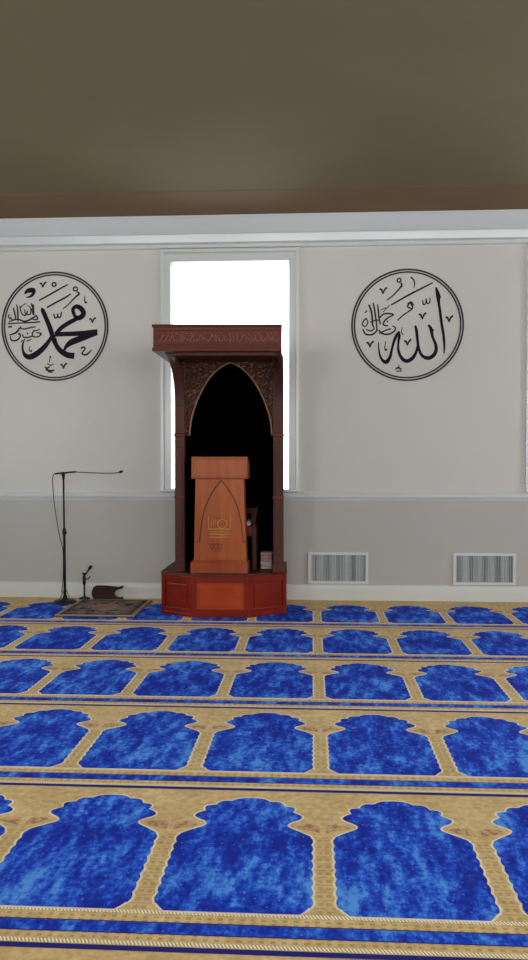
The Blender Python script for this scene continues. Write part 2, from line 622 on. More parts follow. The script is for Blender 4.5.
# ------------------------------------------------------------------ pulpit (tall canopied wooden niche)
def lerp(a, b, t): return a + (b - a) * t
BL, BFL, BFR, BR = (-1.440, -0.86), (-1.118, -1.055), (-0.592, -1.030), (-0.250, -0.78)
BBL, BBR = (-1.445, -0.045), (-0.275, -0.045)
PZ = 0.405
def pulpit():
    root = empty('pulpit', (-0.83, -0.55, 0))
    tag(root, 'tall reddish brown wooden pulpit with carved canopy and pointed arch before the window', 'pulpit')
    off = (-0.83, -0.55, 0)
    def B(m, name, mats, parent=root, **k):
        return m.build(name, mats, parent, offset=off, **k)
    def skew(m):
        # the case behind the posts closes in slightly on the right and opens on the left
        for v in m.bm.verts:
            if v.co.y > -0.86:
                v.co.x -= 0.05 * (v.co.y + 0.86)
        return m
    YK = -0.35
    # platform core
    def inset(pts, d):
        c = (sum(p[0] for p in pts) / len(pts), sum(p[1] for p in pts) / len(pts))
        out = []
        for p in pts:
            v = Vector((p[0] - c[0], p[1] - c[1])); L = v.length
            v *= (L - d) / L
            out.append((c[0] + v.x, c[1] + v.y))
        return out
    ring = [BL, BFL, BFR, BR, BBR, BBL]
    b = MB()
    b.prism(inset(ring, 0.03), PZ - 0.03, 'z', 0.0)
    core = B(b, 'platform', M['w_base'])
    b = MB()
    b.prism(inset(ring, -0.004), 0.024, 'z', PZ - 0.024, bev=0.005)
    B(b, 'platform_top', M['w_dark'])
    b = MB()
    b.prism(inset(ring, -0.002), 0.035, 'z', 0.0, bev=0.004)
    B(b, 'skirting', M['w_base'], core)
    # frames and panels of the three front faces and two flanks
    def face_panel(p, q, mat, nm):
        p = Vector((p[0], p[1])); q = Vector((q[0], q[1]))
        d = (q - p); L = d.length; ang = math.atan2(d.y, d.x)
        mt = Matrix.Translation((p.x, p.y, 0)) @ Matrix.Rotation(ang, 4, 'Z')
        fb = MB()
        st = 0.042
        for x0, x1, z0, z1 in ((0.0, st, 0.03, PZ - 0.024), (L - st, L, 0.03, PZ - 0.024), (st, L - st, 0.03, 0.075), (st, L - st, PZ - 0.085, PZ - 0.024)):
            fb.box(x0, x1, 0.0, 0.03, z0, z1, 0.003)
        fb.bm.transform(mt)
        fr = B(fb, nm + '_frame', M['w_base'])
        pb = MB()
        pb.box(st, L - st, 0.012, 0.035, 0.075, PZ - 0.085, 0.0)
        pb.box(st + 0.022, L - st - 0.022, 0.004, 0.02, 0.095, PZ - 0.105, 0.006)
        pb.bm.transform(mt)
        B(pb, 'panel', mat, fr)
    face_panel(BFL, BFR, M['w_panel'], 'front')
    face_panel(BL, BFL, M['w_base'], 'angled')
    face_panel(BFR, BR, M['w_base'], 'angled')
    face_panel(BBL, BL, M['w_base'], 'side')
    face_panel(BR, BBR, M['w_base'], 'side')

    # side panels: post at the front, board going back, curved bracket forward under the canopy
    def side(x0, x1, yf, yc):
        # curve from post front (yf) forward to canopy (yc)
        pts = [(YK, PZ), (yf + 0.02, PZ), (yf + 0.02, 2.02)]
        cur = spline([(yf + 0.0, 2.00), (yf - 0.03, 2.12), (yf - 0.12, 2.25), (yf - 0.30, 2.345), (yc, 2.395)], 6)
        pts += cur
        pts += [(yc, 2.43), (YK, 2.43)]
        m = MB()
        m.prism(pts, x1 - x0, 'x', x0)
        return skew(m)
    yf = -0.90
    s1 = B(side(-1.298, -1.262, yf, -1.42), 'side_panel', M['w_dark'])
    s2 = B(side(-0.313, -0.277, yf, -1.38), 'side_panel', M['w_dark'])
    # posts with turned rings
    for (x0, x1), sp in (((-1.300, -1.208), s1), ((-0.372, -0.276), s2)):
        m = MB()
        m.box(x0, x1, yf - 0.01, yf + 0.08, PZ, 1.69, 0.006)
        m.box(x0 + 0.018, x1 - 0.018, yf - 0.018, yf, PZ + 0.16, 1.58, 0.006)
        m.box(x0 - 0.006, x1 + 0.006, yf - 0.018, yf + 0.085, PZ, PZ + 0.09, 0.006)
        post = B(m, 'post', M['w_dark'])
        for z in (1.70, 1.115):
            m = MB()
            m.box(x0 - 0.004, x1 + 0.004, yf - 0.02, yf + 0.084, z - 0.022, z + 0.012, 0.008)
            B(m, 'collar', M['w_canopy'], post)
        # wide curved bracket sweeping forward to carry the canopy
        yc = -1.42 if x0 < -1 else -1.38
        cur = spline([(yf - 0.004, 1.96), (yf - 0.035, 2.12), (yf - 0.12, 2.25), (yf - 0.28, 2.345), (yc, 2.400)], 8)
        m = MB()
        m.prism([(yf + 0.03, 1.96)] + cur + [(yc, 2.43), (yf + 0.03, 2.43)], x1 - x0 - 0.012, 'x', x0 + 0.006)
        B(m, 'bracket', M['w_gloss'], post)
        # pilaster strip continuing up beside the spandrel
        m = MB()
        m.box(x0, x1 if x0 < -1 else x1, yf - 0.004, yf + 0.04, 1.71, 2.43, 0.004)
        B(m, 'pilaster', M['w_dark'], post)
    # inner faces behind the posts
    # spandrel board with pointed arch
    ax0, ax1, xm = -1.210, -0.372, -0.776
    za, zs = 2.375, 1.69
    def arch(x_edge, inset_=0.0, n=18):
        pts = []
        for i in range(n + 1):
            t = i / n
            u = math.sin(t * PI / 2)
            x = x_edge + (xm - x_edge) * (1 - math.cos(t * PI / 2) ** 1.0) ** 1.12
            z = zs + (za - zs) * (u ** 1.08)
            pts.append((x, z))
        return pts
    # explicit traced curve: fraction across, fraction up
    crv = [(0.0, 0.0), (0.012, 0.12), (0.05, 0.25), (0.12, 0.38), (0.215, 0.52), (0.34, 0.66), (0.49, 0.79), (0.68, 0.90), (0.86, 0.965), (1.0, 1.0)]
    crv = spline(crv, 4)
    L_in, R_in = -1.160, -0.385
    left = [(lerp(L_in, xm, a), lerp(zs, za, c)) for a, c in crv]
    right = [(lerp(R_in, xm, a), lerp(zs, za, c)) for a, c in crv]
    m = MB()
    lp = [(ax0 - 0.01, zs)] + left + [(xm, 2.44), (ax0 - 0.01, 2.44)]
    rp = [(ax1 + 0.01, zs)] + right + [(xm, 2.44), (ax1 + 0.01, 2.44)]
    m.prism(lp, 0.03, 'y', yf + 0.01)
    m.prism(rp, 0.03, 'y', yf + 0.01)
    sp = B(m, 'carved_arch', M['w_carved'])
    # pale moulded edge of the arch
    m = MB()
    whole = left + list(reversed(right))[1:]
    m.tube([(x, yf + 0.008, z) for x, z in whole], 0.008, 8)
    B(m, 'arch_moulding', M['w_edge'], sp)
    # black lining
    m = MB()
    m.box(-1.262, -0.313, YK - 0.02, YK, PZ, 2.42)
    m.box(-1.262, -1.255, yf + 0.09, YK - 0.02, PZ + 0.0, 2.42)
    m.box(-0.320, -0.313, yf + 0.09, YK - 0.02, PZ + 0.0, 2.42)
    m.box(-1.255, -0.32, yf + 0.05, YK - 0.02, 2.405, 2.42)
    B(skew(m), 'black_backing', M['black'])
    for x0, x1, zt in ((-1.255, -1.235, 0.16), (-0.340, -0.320, 0.08)):
        m = MB()
        m.box(x0, x1, yf + 0.08, YK - 0.03, PZ, PZ + zt, 0.004)
        B(skew(m), 'inner_rail', M['w_dark'])

    # canopy: box with flat mouldings, a little forward of the posts
    CFL, CFR = Vector((-1.392, -1.50)), Vector((-0.272, -1.44))
    CBL, CBR = Vector((-1.392, YK)), Vector((-0.318, YK))
    def slab(z0, z1, g, bev=0.004):
        m = MB()
        pts = [(CFL.x - g, CFL.y - g), (CFR.x + g * 0.5, CFR.y - g), (CBR.x + g * 0.5, CBR.y), (CBL.x - g, CBL.y)]
        m.prism(pts, z1 - z0, 'z', z0, bev=bev)
        return m
    can = B(slab(2.425, 2.628, -0.004), 'canopy', M['w_canopy'])
    B(slab(2.612, 2.636, 0.006), 'cornice', M['w_dark'], can)
    m = slab(2.405, 2.437, 0.004)
    B(m, 'lower_moulding', M['w_canopy'], can)
    # dark soffit frame under the canopy in front of the arch
    m = MB()
    m.prism([(-1.262, -1.40), (-0.313, -1.36), (-0.313, yf + 0.05), (-1.262, yf + 0.05)], 0.03, 'z', 2.378)
    B(m, 'soffit_board', M['w_dark'], can)
    # inscription in low relief along the canopy front
    d = (CFR - CFL); L = d.length; ang = math.atan2(d.y, d.x)
    mt = Matrix.Translation((CFL.x, CFL.y, 0)) @ Matrix.Rotation(ang, 4, 'Z')
    m = MB()
    rnd = random.Random(11)
    x = 0.055
    while x < L - 0.06:
        w = rnd.uniform(0.03, 0.07)
        kind = rnd.random()
        z0 = 2.505
        if kind < 0.35:
            pts = [(x, z0 + 0.035), (x + w * 0.15, z0 + 0.0), (x + w * 0.5, z0 - 0.012), (x + w, z0 + 0.012)]
        elif kind < 0.6:
            pts = [(x, z0 - 0.018), (x + w * 0.4, z0 + 0.004), (x + w * 0.75, z0 + 0.038), (x + w * 0.95, z0 + 0.02)]
        elif kind < 0.8:
            pts = [(x, z0), (x + w * 0.3, z0 + 0.018), (x + w * 0.6, z0 - 0.004), (x + w, z0 + 0.006)]
        else:
            pts = [(x + w * 0.2, z0 + 0.045), (x + w * 0.35, z0 + 0.01), (x + w * 0.3, z0 - 0.02)]
            w *= 0.6
        c_ = spline(pts, 4)
        m.tube([(a, -0.001, c2) for a, c2 in c_], 0.0036, 6)
        if rnd.random() < 0.5:
            m.tube([(x + w * 0.5, 0.002, z0 + 0.05), (x + w * 0.5, -0.006, z0 + 0.05)], 0.005, 6)
        x += w * 0.92
    m.bm.transform(mt)
    B(m, 'inscription', M['inscr'], can)
    m = MB()
    m.box(0.03, L - 0.03, -0.002, 0.01, 2.580, 2.588, 0.001)
    m.box(0.03, L - 0.03, -0.002, 0.01, 2.455, 2.463, 0.001)
    m.bm.transform(mt)
    B(m, 'fillet', M['w_dark'], can)
pulpit()

# ------------------------------------------------------------------ lectern
def lectern():
    x0, x1, yf = -1.128, -0.603, -1.000
    cx = (x0 + x1) / 2
    off = (cx, yf + 0.2, PZ)
    root = empty('lectern', off)
    tag(root, 'orange brown wooden lectern with gold emblem standing on the pulpit platform', 'lectern')
    def B(m, name, mats, parent=root): return m.build(name, mats, parent, offset=off)
    m = MB()
    m.box(x0 - 0.012, x1 + 0.002, yf - 0.012, yf + 0.235, PZ, PZ + 0.105, 0.006)
    m.box(x0 + 0.004, x1 - 0.012, yf - 0.004, yf + 0.230, PZ + 0.1, PZ + 0.122, 0.006)
    B(m, 'plinth', M['w_lect_edge'])
    # tapered body
    m = MB()
    zb, zt = PZ + 0.12, 1.285
    m.prism([(x0 + 0.020, zb), (x1 - 0.016, zb), (x1 - 0.040, zt), (x0 + 0.036, zt)], 0.20, 'y', yf + 0.008, bev=0.004)
    body = B(m, 'body', M['w_lect'])
    # carved pointed arch lines
    m = MB()
    s = 1 / 108.0
    def W(px, py): return ((px - 313) * 7.6 / 822, 1.442 - (py - 462) / 108.16)
    lp = spline([W(220.8, 480.5), W(213, 491), W(207, 502), (W(203.4, 512)), W(201, 524), W(199.8, 534), W(198.6, 542.5)], 5)
    ctr = W(221, 500)[0]
    m.tube([(x, yf + 0.008, z) for x, z in lp], 0.0055, 6)
    m.tube([(2 * ctr - x, yf + 0.008, z) for x, z in lp], 0.0045, 6)
    m.tube([(lp[-1][0] - 0.03, yf + 0.008, lp[-1][1]), (lp[-1][0] + 0.012, yf + 0.008, lp[-1][1])], 0.004, 6)
    m.tube([(2 * ctr - lp[-1][0] - 0.012, yf + 0.008, lp[-1][1]), (2 * ctr - lp[-1][0] + 0.02, yf + 0.008, lp[-1][1])], 0.004, 6)
    B(m, 'carved_line', M['groove'], body)
    # emblem
    m = MB()
    def E(u, v): # crop coordinates 7.54x from (190,500)
        return W(190 + u / 7.54, 500 + v / 7.54)
    def st(pts, r=0.0045):
        m.tube([(E(u, v)[0], yf + 0.006, E(u, v)[1]) for u, v in pts], r, 6)
    st([(137, 120), (137, 222), (305, 222)], 0.006)
    st([(302, 95), (302, 222)], 0.006)
    st([(150, 243), (300, 243)], 0.004)
    st([(150, 262), (190, 258), (230, 264), (300, 260)], 0.006)
    st([(150, 282), (200, 286), (300, 282)], 0.006)
    for u in (158, 174, 188):
        st([(u, 145), (u, 208)], 0.0035)
    ring_ = [(240 + 36 * math.cos(a), 182 + 34 * math.sin(a)) for a in [k * PI / 8 for k in range(17)]]
    st(ring_, 0.005)
    st([(208, 180), (240, 140), (272, 180), (240, 215), (208, 180)], 0.004)
    st([(225, 182), (240, 166), (255, 182), (240, 198), (225, 182)], 0.004)
    st([(240, 138), (240, 105)], 0.004)
    st([(230, 108), (236, 98), (248, 98), (252, 106)], 0.004)
    st([(275, 140), (282, 205)], 0.0035)
    B(m, 'emblem', M['gold'], body)
    m = MB()
    for k in range(3):
        u = 165 + k * 30
        c_ = spline([(u - 18, 355), (u - 5, 335), (u + 12, 345), (u + 2, 372), (u - 14, 362)], 4)
        m.tube([(E(a, v)[0], yf + 0.008, E(a, v)[1]) for a, v in c_], 0.0035, 6)
    m.tube([(E(u, 388)[0], yf + 0.008, E(u, 388)[1]) for u in (165, 200, 230)], 0.003, 6)
    B(m, 'carved_scroll', M['groove'], body)
    # slanted head box
    m = MB()
    zt0, zt1 = 1.285, 1.492
    m.prism([(yf - 0.012, zt0), (yf - 0.012, zt1), (yf + 0.03, zt1), (yf + 0.255, zt1 - 0.08), (yf + 0.255, zt0)], x1 - x0, 'x', x0, bev=0.006)
    head = B(m, 'reading_top', M['w_lect'])
    m = MB()
    for a0, a1, z0, z1 in ((x0 + 0.006, x1 - 0.006, zt1 - 0.026, zt1 - 0.004), (x0 + 0.006, x1 - 0.006, zt0 + 0.004, zt0 + 0.022), (x0 + 0.004, x0 + 0.022, zt0 + 0.02, zt1 - 0.02), (x1 - 0.022, x1 - 0.004, zt0 + 0.02, zt1 - 0.02)):
        m.box(a0, a1, yf - 0.020, yf - 0.008, z0, z1, 0.003)
    B(m, 'edge_moulding', M['w_lect_edge'], head)
lectern()

# chair standing behind the lectern
def chair():
    off = (-0.78, -0.47, PZ)
    root = empty('armchair', off)
    tag(root, 'brown wooden armchair half hidden behind the lectern inside the pulpit', 'chair')
    def B(m, name, mats, parent=root): return m.build(name, mats, parent, offset=off)
    xa, xb, ya, yb = -0.985, -0.565, -0.715, -0.44
    zs = 0.80
    for x in (xa, xb):
        m = MB()
        m.prism([(x - 0.018, PZ), (x + 0.022, PZ), (x + 0.022, zs + 0.03), (x - 0.022, zs + 0.03)], 0.045, 'y', ya, bev=0.004)
        B(m, 'leg', M['w_dark'])
        m = MB()
        m.box(x - 0.018, x + 0.018, yb, yb + 0.04, PZ, zs + 0.03, 0.004)
        B(m, 'leg', M['w_dark'])
        # arm support sweeping up and outward at the front
        s = 1 if x == xb else -1
        m = MB()
        m.tube(spline([(x, ya + 0.02, zs), (x + s * 0.005, ya + 0.02, zs + 0.10), (x + s * 0.022, ya + 0.015, zs + 0.19), (x + s * 0.012, ya + 0.2, zs + 0.19), (x, yb + 0.02, zs + 0.17)], 5), 0.015, 8)
        B(m, 'armrest', M['w_dark'])
    m = MB()
    m.box(xa, xb, ya + 0.005, ya + 0.035, zs - 0.075, zs + 0.02, 0.004)
    m.box(xa, xb, yb, yb + 0.03, zs - 0.075, zs + 0.02, 0.004)
    m.box(xa - 0.01, xa + 0.012, ya + 0.03, yb, zs - 0.07, zs + 0.02, 0.003)
    m.box(xb - 0.012, xb + 0.01, ya + 0.03, yb, zs - 0.07, zs + 0.02, 0.003)
    B(m, 'seat_frame', M['w_base'])
    m = MB()
    m.box(xa + 0.02, xb - 0.035, ya + 0.01, yb - 0.01, zs + 0.018, zs + 0.075, 0.02)
    B(m, 'cushion', M['white_cloth'])
    m = MB()
    m.box(xa, xb, yb + 0.01, yb + 0.035, zs + 0.13, zs + 0.19, 0.006)
    for k in range(5):
        x = lerp(xa + 0.04, xb - 0.04, k / 4)
        m.box(x - 0.012, x + 0.012, yb + 0.012, yb + 0.03, zs, zs + 0.14, 0.002)
    B(m, 'backrest', M['w_dark'])
chair()

def cloth(name, x0, x1, y0, y1, z0, h, mat, label, folds):
    m = MB()
    for i in range(folds):
        a, c_ = z0 + h * i / folds, z0 + h * (i + 1) / folds
        j = 0.003 * (i % 2)
        m.box(x0 + j, x1 - j, y0 + j, y1 - j, a, c_ + 0.0005, min(0.010, h / folds * 0.45))
    o = m.build(name, mat, offset=((x0 + x1) / 2, (y0 + y1) / 2, z0), smooth=True)
    o.location = ((x0 + x1) / 2, (y0 + y1) / 2, z0)
    return tag(o, label, 'cloth')
cloth('folded_cloth', -0.510, -0.395, -0.66, -0.46, PZ, 0.072, M['white_cloth'], 'folded off-white cloth on the pulpit platform beneath the pink one', 3)
cloth('folded_cloth', -0.508, -0.393, -0.65, -0.47, PZ + 0.073, 0.088, M['pink_cloth'], 'folded pale pink cloth lying on top of the off-white cloth in the pulpit', 3)

# ------------------------------------------------------------------ calligraphy roundels
class Roundel:
    def __init__(self, cx, cz, px, pz, sx, sz, label, border):
        self.c = (cx, cz); self.p = (px, pz); self.s = (sx, sz)
        self.root = empty('calligraphy_roundel', (cx, 0, cz))
        tag(self.root, label, 'wall decal', None)
        m = MB()
        for r0, r1 in border:
            N_ = 96
            for i in range(N_):
                a, b_ = 2 * PI * i / N_, 2 * PI * (i + 1) / N_
                P = lambda r, t: (r * math.cos(t), -0.0035, r * math.sin(t))
                m.face([P(r1, a), P(r1, b_), P(r0, b_), P(r0, a)])
        bmesh.ops.remove_doubles(m.bm, verts=m.bm.verts, dist=1e-5)
        self.solid(m, 'border_ring', M['decal_ring'])
    def solid(self, m, name, mat):
        bmesh.ops.recalc_face_normals(m.bm, faces=m.bm.faces)
        o = m.build(name, mat, self.root)
        md = o.modifiers.new('thickness', 'SOLIDIFY'); md.thickness = 0.002; md.offset = 0
        return o
    def w(self, x, y):
        return ((x - self.p[0]) * self.s[0], -(y - self.p[1]) * self.s[1])
    def strokes(self, name, lst, mat, k=1.0):
        m = MB()
        for si, st in enumerate(lst):
            pts = [(p[0], p[1], p[2]) for p in st]
            sm = spline(pts, 6) if len(pts) > 2 else pts
            L, R = [], []
            for i, p in enumerate(sm):
                a = sm[max(i - 1, 0)]; c_ = sm[min(i + 1, len(sm) - 1)]
                tx, ty = c_[0] - a[0], c_[1] - a[1]
                q = math.hypot(tx, ty) or 1
                nx, ny = -ty / q, tx / q
                h = max(p[2] * k, 0.25) / 2
                L.append(self.w(p[0] + nx * h, p[1] + ny * h)); R.append(self.w(p[0] - nx * h, p[1] - ny * h))
            for i in range(len(sm) - 1):
                m.face([(q[0], -0.003 - 0.00015 * si, q[1]) for q in (L[i], L[i + 1], R[i + 1], R[i])])
        bmesh.ops.remove_doubles(m.bm, verts=m.bm.verts, dist=1e-5)
        return self.solid(m, name, mat)

def _marks(self, lst):
    # strokes that touch one another make one mark; every mark is a part of its own
    groups = []
    for st in lst:
        hit = [g for g in groups if any(math.hypot(p[0] - q[0], p[1] - q[1]) < 2.2 for t in g for p in spline(t, 3) for q in spline(st, 3))]
        new = [st]
        for g in hit:
            new = g + new; groups.remove(g)
        groups.append(new)
    for g in groups:
        self.strokes('diacritic_mark', g, M['decal_small'], 1.15)
Roundel.marks = _marks

def vmark(x, y, s=1.0, w=1.6):
    return [[(x - 2.8 * s, y - 1.4 * s, w), (x - 1.2 * s, y - 0.8 * s, w), (x, y + 2.4 * s, w * 0.5)],
            [(x, y + 2.4 * s, w * 0.5), (x + 1.0 * s, y - 0.6 * s, w * 0.9), (x + 2.9 * s, y - 2.6 * s, w)]]
def oring(x, y, r, w=1.1):
    return [[(x + r * math.cos(t), y + r * math.sin(t), w) for t in [k * PI / 5 for k in range(11)]]]

# left roundel
R1 = Roundel(-2.731, 2.878, 55, 326.2, 0.01077, 0.01055,
             'round black calligraphy decal on the wall above the microphone stand', [(0.559, 0.577), (0.534, 0.550)])
big = [
    # head loop of the first letter and its stroke down-left
    [(74.3, 314.5, 3.2), (73.2, 309.5, 3.0), (76.8, 306.6, 3.6), (81.5, 309.0, 4.4), (83.8, 313.6, 4.2), (81.0, 317.4, 4.4), (77.0, 318.0, 4.0), (74.0, 314.5, 2.2)],
    [(80.5, 316.8, 3.2), (75.5, 319.6, 3.6), (67.5, 323.8, 3.8), (60.5, 328.8, 3.6), (55.8, 334.2, 3.2)],
    # long wedge to the right and back
    [(55.0, 334.2, 4.2), (66.0, 334.0, 4.0), (80.0, 333.6, 4.2), (91.0, 333.0, 5.0), (97.6, 332.6, 5.4)],
    [(96.6, 334.2, 2.6), (88.0, 336.6, 4.2), (79.0, 339.4, 5.4), (71.0, 342.6, 5.2), (66.2, 346.8, 3.0), (64.0, 351.4, 1.6)],
    # hull
    [(54.4, 338.0, 3.4), (56.4, 345.0, 3.8), (61.0, 351.0, 4.4), (67.6, 355.0, 5.2), (74.4, 356.0, 5.4)],
    # tall stroke
    [(42.0, 307.6, 1.2), (43.2, 310.4, 3.6), (46.2, 317.5, 3.8), (49.6, 326.0, 4.0), (52.2, 334.0, 4.0), (54.4, 341.0, 3.8), (57.4, 348.5, 2.6)],
    # sweeping tail
    [(51.8, 336.0, 2.4), (48.8, 341.4, 3.4), (43.5, 347.8, 4.4), (37.0, 353.4, 5.0), (30.5, 356.6, 5.0), (25.8, 355.4, 3.8), (23.0, 350.5, 2.0), (22.8, 344.5, 1.5), (24.8, 338.5, 0.9)],
    # comma-shaped drop
    [(25.0, 293.6, 1.0), (28.0, 290.6, 3.6), (32.5, 289.8, 4.2), (35.8, 289.8, 2.6)],
    [(35.0, 289.5, 2.6), (33.6, 293.6, 2.8), (30.6, 296.2, 1.8), (26.6, 297.0, 0.8)],
]
R1.strokes('large_lettering', big, M['decal'], 1.15)
med = [
    [(39.4, 300.2, 1.3), (50.0, 294.6, 1.5), (60.0, 289.0, 1.4), (68.3, 284.6, 1.0)],
    [(47.0, 307.4, 1.3), (58.0, 301.6, 1.6), (66.0, 297.4, 1.5), (71.2, 294.0, 1.1)],
    [(77.4, 291.8, 1.3), (79.4, 294.2, 1.6), (76.6, 296.6, 1.4), (72.5, 300.6, 1.1), (68.6, 304.6, 1.0), (63.4, 309.0, 0.8)],
    [(54.0, 313.4, 1.0), (55.4, 317.8, 1.3), (57.6, 316.8, 1.0), (58.0, 313.6, 1.0), (58.6, 317.2, 1.2), (61.0, 316.6, 1.2), (61.6, 311.6, 1.0)],
    [(85.2, 296.0, 0.6), (85.0, 301.0, 1.0), (86.2, 303.2, 1.4), (87.4, 301.8, 0.8)],
    [(81.0, 348.6, 1.6), (83.4, 347.2, 1.4), (85.2, 348.4, 1.3), (83.4, 351.4, 1.2), (82.2, 354.0, 1.3), (86.4, 354.8, 1.6), (91.6, 350.2, 1.0)],
    [(29.8, 346.0, 0.6), (29.4, 350.0, 0.8), (31.0, 351.0, 1.2), (32.0, 349.6, 0.7)],
] + oring(75.8, 289.2, 2.0, 1.2) + oring(54.6, 284.4, 1.9, 1.3) + vmark(43.4, 284.6, 1.15, 1.5) + vmark(92.6, 320.6, 1.1, 1.5) + vmark(63.6, 366.0, 1.15, 1.5)
# artist's flourish at the foot
med += [[(44.6, 366.5, 0.9), (47.4, 368.0, 1.4), (50.0, 366.2, 1.0)], [(45.6, 369.0, 1.6), (49.6, 370.6, 1.9), (54.4, 370.2, 1.2)], [(49.2, 362.2, 0.9), (50.2, 357.4, 0.5)],
        [(47.0, 363.2, 0.8), (51.0, 365.2, 1.0), (53.6, 363.6, 0.8)], [(48.0, 371.8, 0.9), (53.0, 372.4, 0.9)]] + oring(50.4, 356.8, 0.5, 0.9)
R1.marks(med)
def D(L, k, ox, oy): return [[(ox + a / k, oy + b_ / k, w) for a, b_, w in s] for s in L]
small = D([
    # traced from the dense little script at the left, in 9.43x units from (0, 268)
    [(130, 370, 1.0), (140, 420, 1.1), (150, 470, 1.0), (120, 485, .9), (100, 455, .8)],
    [(160, 340, .8), (170, 400, 1.1), (172, 500, 1.0)],
    [(190, 350, .7), (205, 420, .9), (240, 445, 1.0), (265, 400, .9)],
    [(235, 385, .7), (245, 430, .9), (290, 430, .9), (292, 380, .7)],
    [(250, 330, .6), (215, 350, .7), (200, 370, .7)],
    [(265, 345, .6), (300, 385, .8), (320, 440, .9), (318, 340, 1.1)],
    [(300, 330, 1.1), (315, 390, 1.1), (325, 440, .8)],
    [(85, 500, .8), (170, 480, 1.0), (240, 500, 1.3), (310, 470, 1.2), (350, 440, .8)],
    [(330, 450, 1.0), (355, 460, 1.1), (350, 485, 1.0), (310, 480, .8)],
    [(75, 520, 1.0), (180, 515, .9), (300, 512, 1.0), (380, 505, 1.1)],
    [(95, 430, .7), (80, 450, .8), (100, 480, .9)],
], 9.43, 0, 268) + D([
    [(90, 80, .8), (150, 60, 1.3), (185, 20, 1.2), (200, 0, .8)],
    [(100, 90, .6), (110, 130, 1.1), (160, 130, 1.2), (195, 90, 1.0), (180, 60, 1.0)],
    [(190, 15, .8), (230, 25, 1.0), (300, 10, 1.0), (340, 5, .8)],
    [(215, 75, .8), (230, 105, 1.0), (300, 95, 1.0), (310, 60, .9), (330, 35, 1.0)],
    [(300, 95, .8), (360, 100, 1.0), (390, 70, 1.1), (350, 60, .8)],
    [(330, 45, .8), (380, 30, .8)],
    [(255, 65, 1.1), (270, 70, 1.1)], [(175, 68, 1.4), (188, 72, 1.4)],
    [(80, 5, 1.2), (115, 0, 1.2)],
    [(250, 140, .8), (300, 125, .8)], [(215, 130, .8), (200, 150, .6)],
], 9.43, 0, 326)
R1.strokes('small_lettering', small, M['decal_small'], 1.35)

# right roundel
R2 = Roundel(0.970, 2.856, 407.4, 324.9, 0.01023, 0.01028,
             'round black calligraphy decal on the wall right of the window', [(0.560, 0.578), (0.535, 0.551)])
big = [
    [(435.8, 287.6, 1.4), (436.8, 291.5, 2.8), (438.0, 297.0, 3.8), (438.6, 303.0, 2.6), (440.0, 312.0, 2.4), (441.6, 324.0, 2.4), (443.6, 336.0, 2.4), (444.4, 346.0, 1.7), (444.2, 353.6, 1.0)],
    [(437.6, 292.0, 2.4), (440.2, 298.5, 1.6)],
    [(428.4, 325.0, 2.0), (430.8, 328.5, 3.0), (431.6, 332.0, 3.0), (432.8, 337.6, 2.4), (435.6, 344.5, 2.8), (436.2, 350.0, 3.2), (433.6, 355.6, 3.6), (428.0, 358.2, 3.6), (422.0, 355.4, 2.8), (418.8, 348.0, 2.4), (417.4, 338.0, 2.6), (416.4, 330.0, 2.6), (415.2, 325.4, 1.6)],
    [(430.0, 326.6, 1.8), (433.6, 331.2, 1.2)],
    [(417.8, 345.0, 1.8), (416.2, 352.4, 2.6), (412.2, 358.6, 3.4), (406.4, 361.0, 3.6), (401.6, 357.6, 3.0), (398.6, 350.6, 2.4), (398.4, 343.0, 2.0), (399.4, 336.0, 2.6), (399.0, 331.6, 1.4)],
    [(399.4, 331.2, 1.8), (396.4, 335.6, 2.6), (394.0, 341.5, 2.4), (392.0, 349.0, 2.2), (390.2, 356.6, 2.8), (386.6, 361.8, 3.8), (382.6, 360.0, 2.6), (380.0, 355.0, 1.8), (378.8, 348.6, 1.3), (378.6, 342.0, 0.8)],
]
R2.strokes('large_lettering', big, M['decal'], 1.08)
med = [
    [(391.0, 304.8, 1.2), (400.0, 299.8, 1.5), (409.0, 294.8, 1.6), (421.0, 288.8, 1.5), (432.8, 282.9, 1.1)],
    [(400.6, 282.6, 1.2), (401.6, 285.4, 1.6), (398.0, 290.0, 1.3), (392.6, 295.6, 1.1), (386.4, 300.2, .9)],
    [(410.4, 277.0, 1.4), (413.2, 279.6, 1.3), (414.4, 283.6, 1.0), (413.8, 288.4, .6)],
    [(397.4, 320.4, 1.0), (402.6, 315.6, 1.2), (408.0, 311.8, 1.2), (412.6, 308.0, 1.2), (410.0, 303.2, 1.3), (407.6, 306.8, 1.3), (411.6, 308.6, 1.0)],
    [(407.4, 304.0, 1.0), (411.0, 302.0, 1.2), (413.6, 305.4, 1.2)],
    [(422.6, 300.4, .9), (423.2, 304.4, 1.2), (425.6, 303.8, .9), (426.0, 299.0, .9), (427.0, 303.4, 1.1), (429.6, 302.6, 1.1), (429.8, 298.0, .8)],
    [(386.0, 341.0, .6), (384.8, 347.0, .8), (385.8, 350.0, 1.4), (387.4, 348.6, .8)],
    [(402.2, 327.0, .6), (401.6, 332.0, .7), (403.4, 335.0, .9)],
    [(395.6, 369.4, 1.0), (398.2, 367.6, 1.6), (401.6, 369.6, 1.4)], [(396.4, 371.2, 1.0), (402.0, 371.0, 1.0)], [(398.6, 364.4, .6), (399.4, 367.6, .9)],
] + oring(399.0, 280.2, 1.9, 1.2) + vmark(383.0, 290.6, 1.3, 1.7) + vmark(422.4, 316.2, 1.3, 1.7) + vmark(449.0, 319.4, 1.3, 1.7) + vmark(370.0, 344.0, 1.25, 1.7) + vmark(407.6, 342.6, 1.25, 1.7)
R2.marks(med)
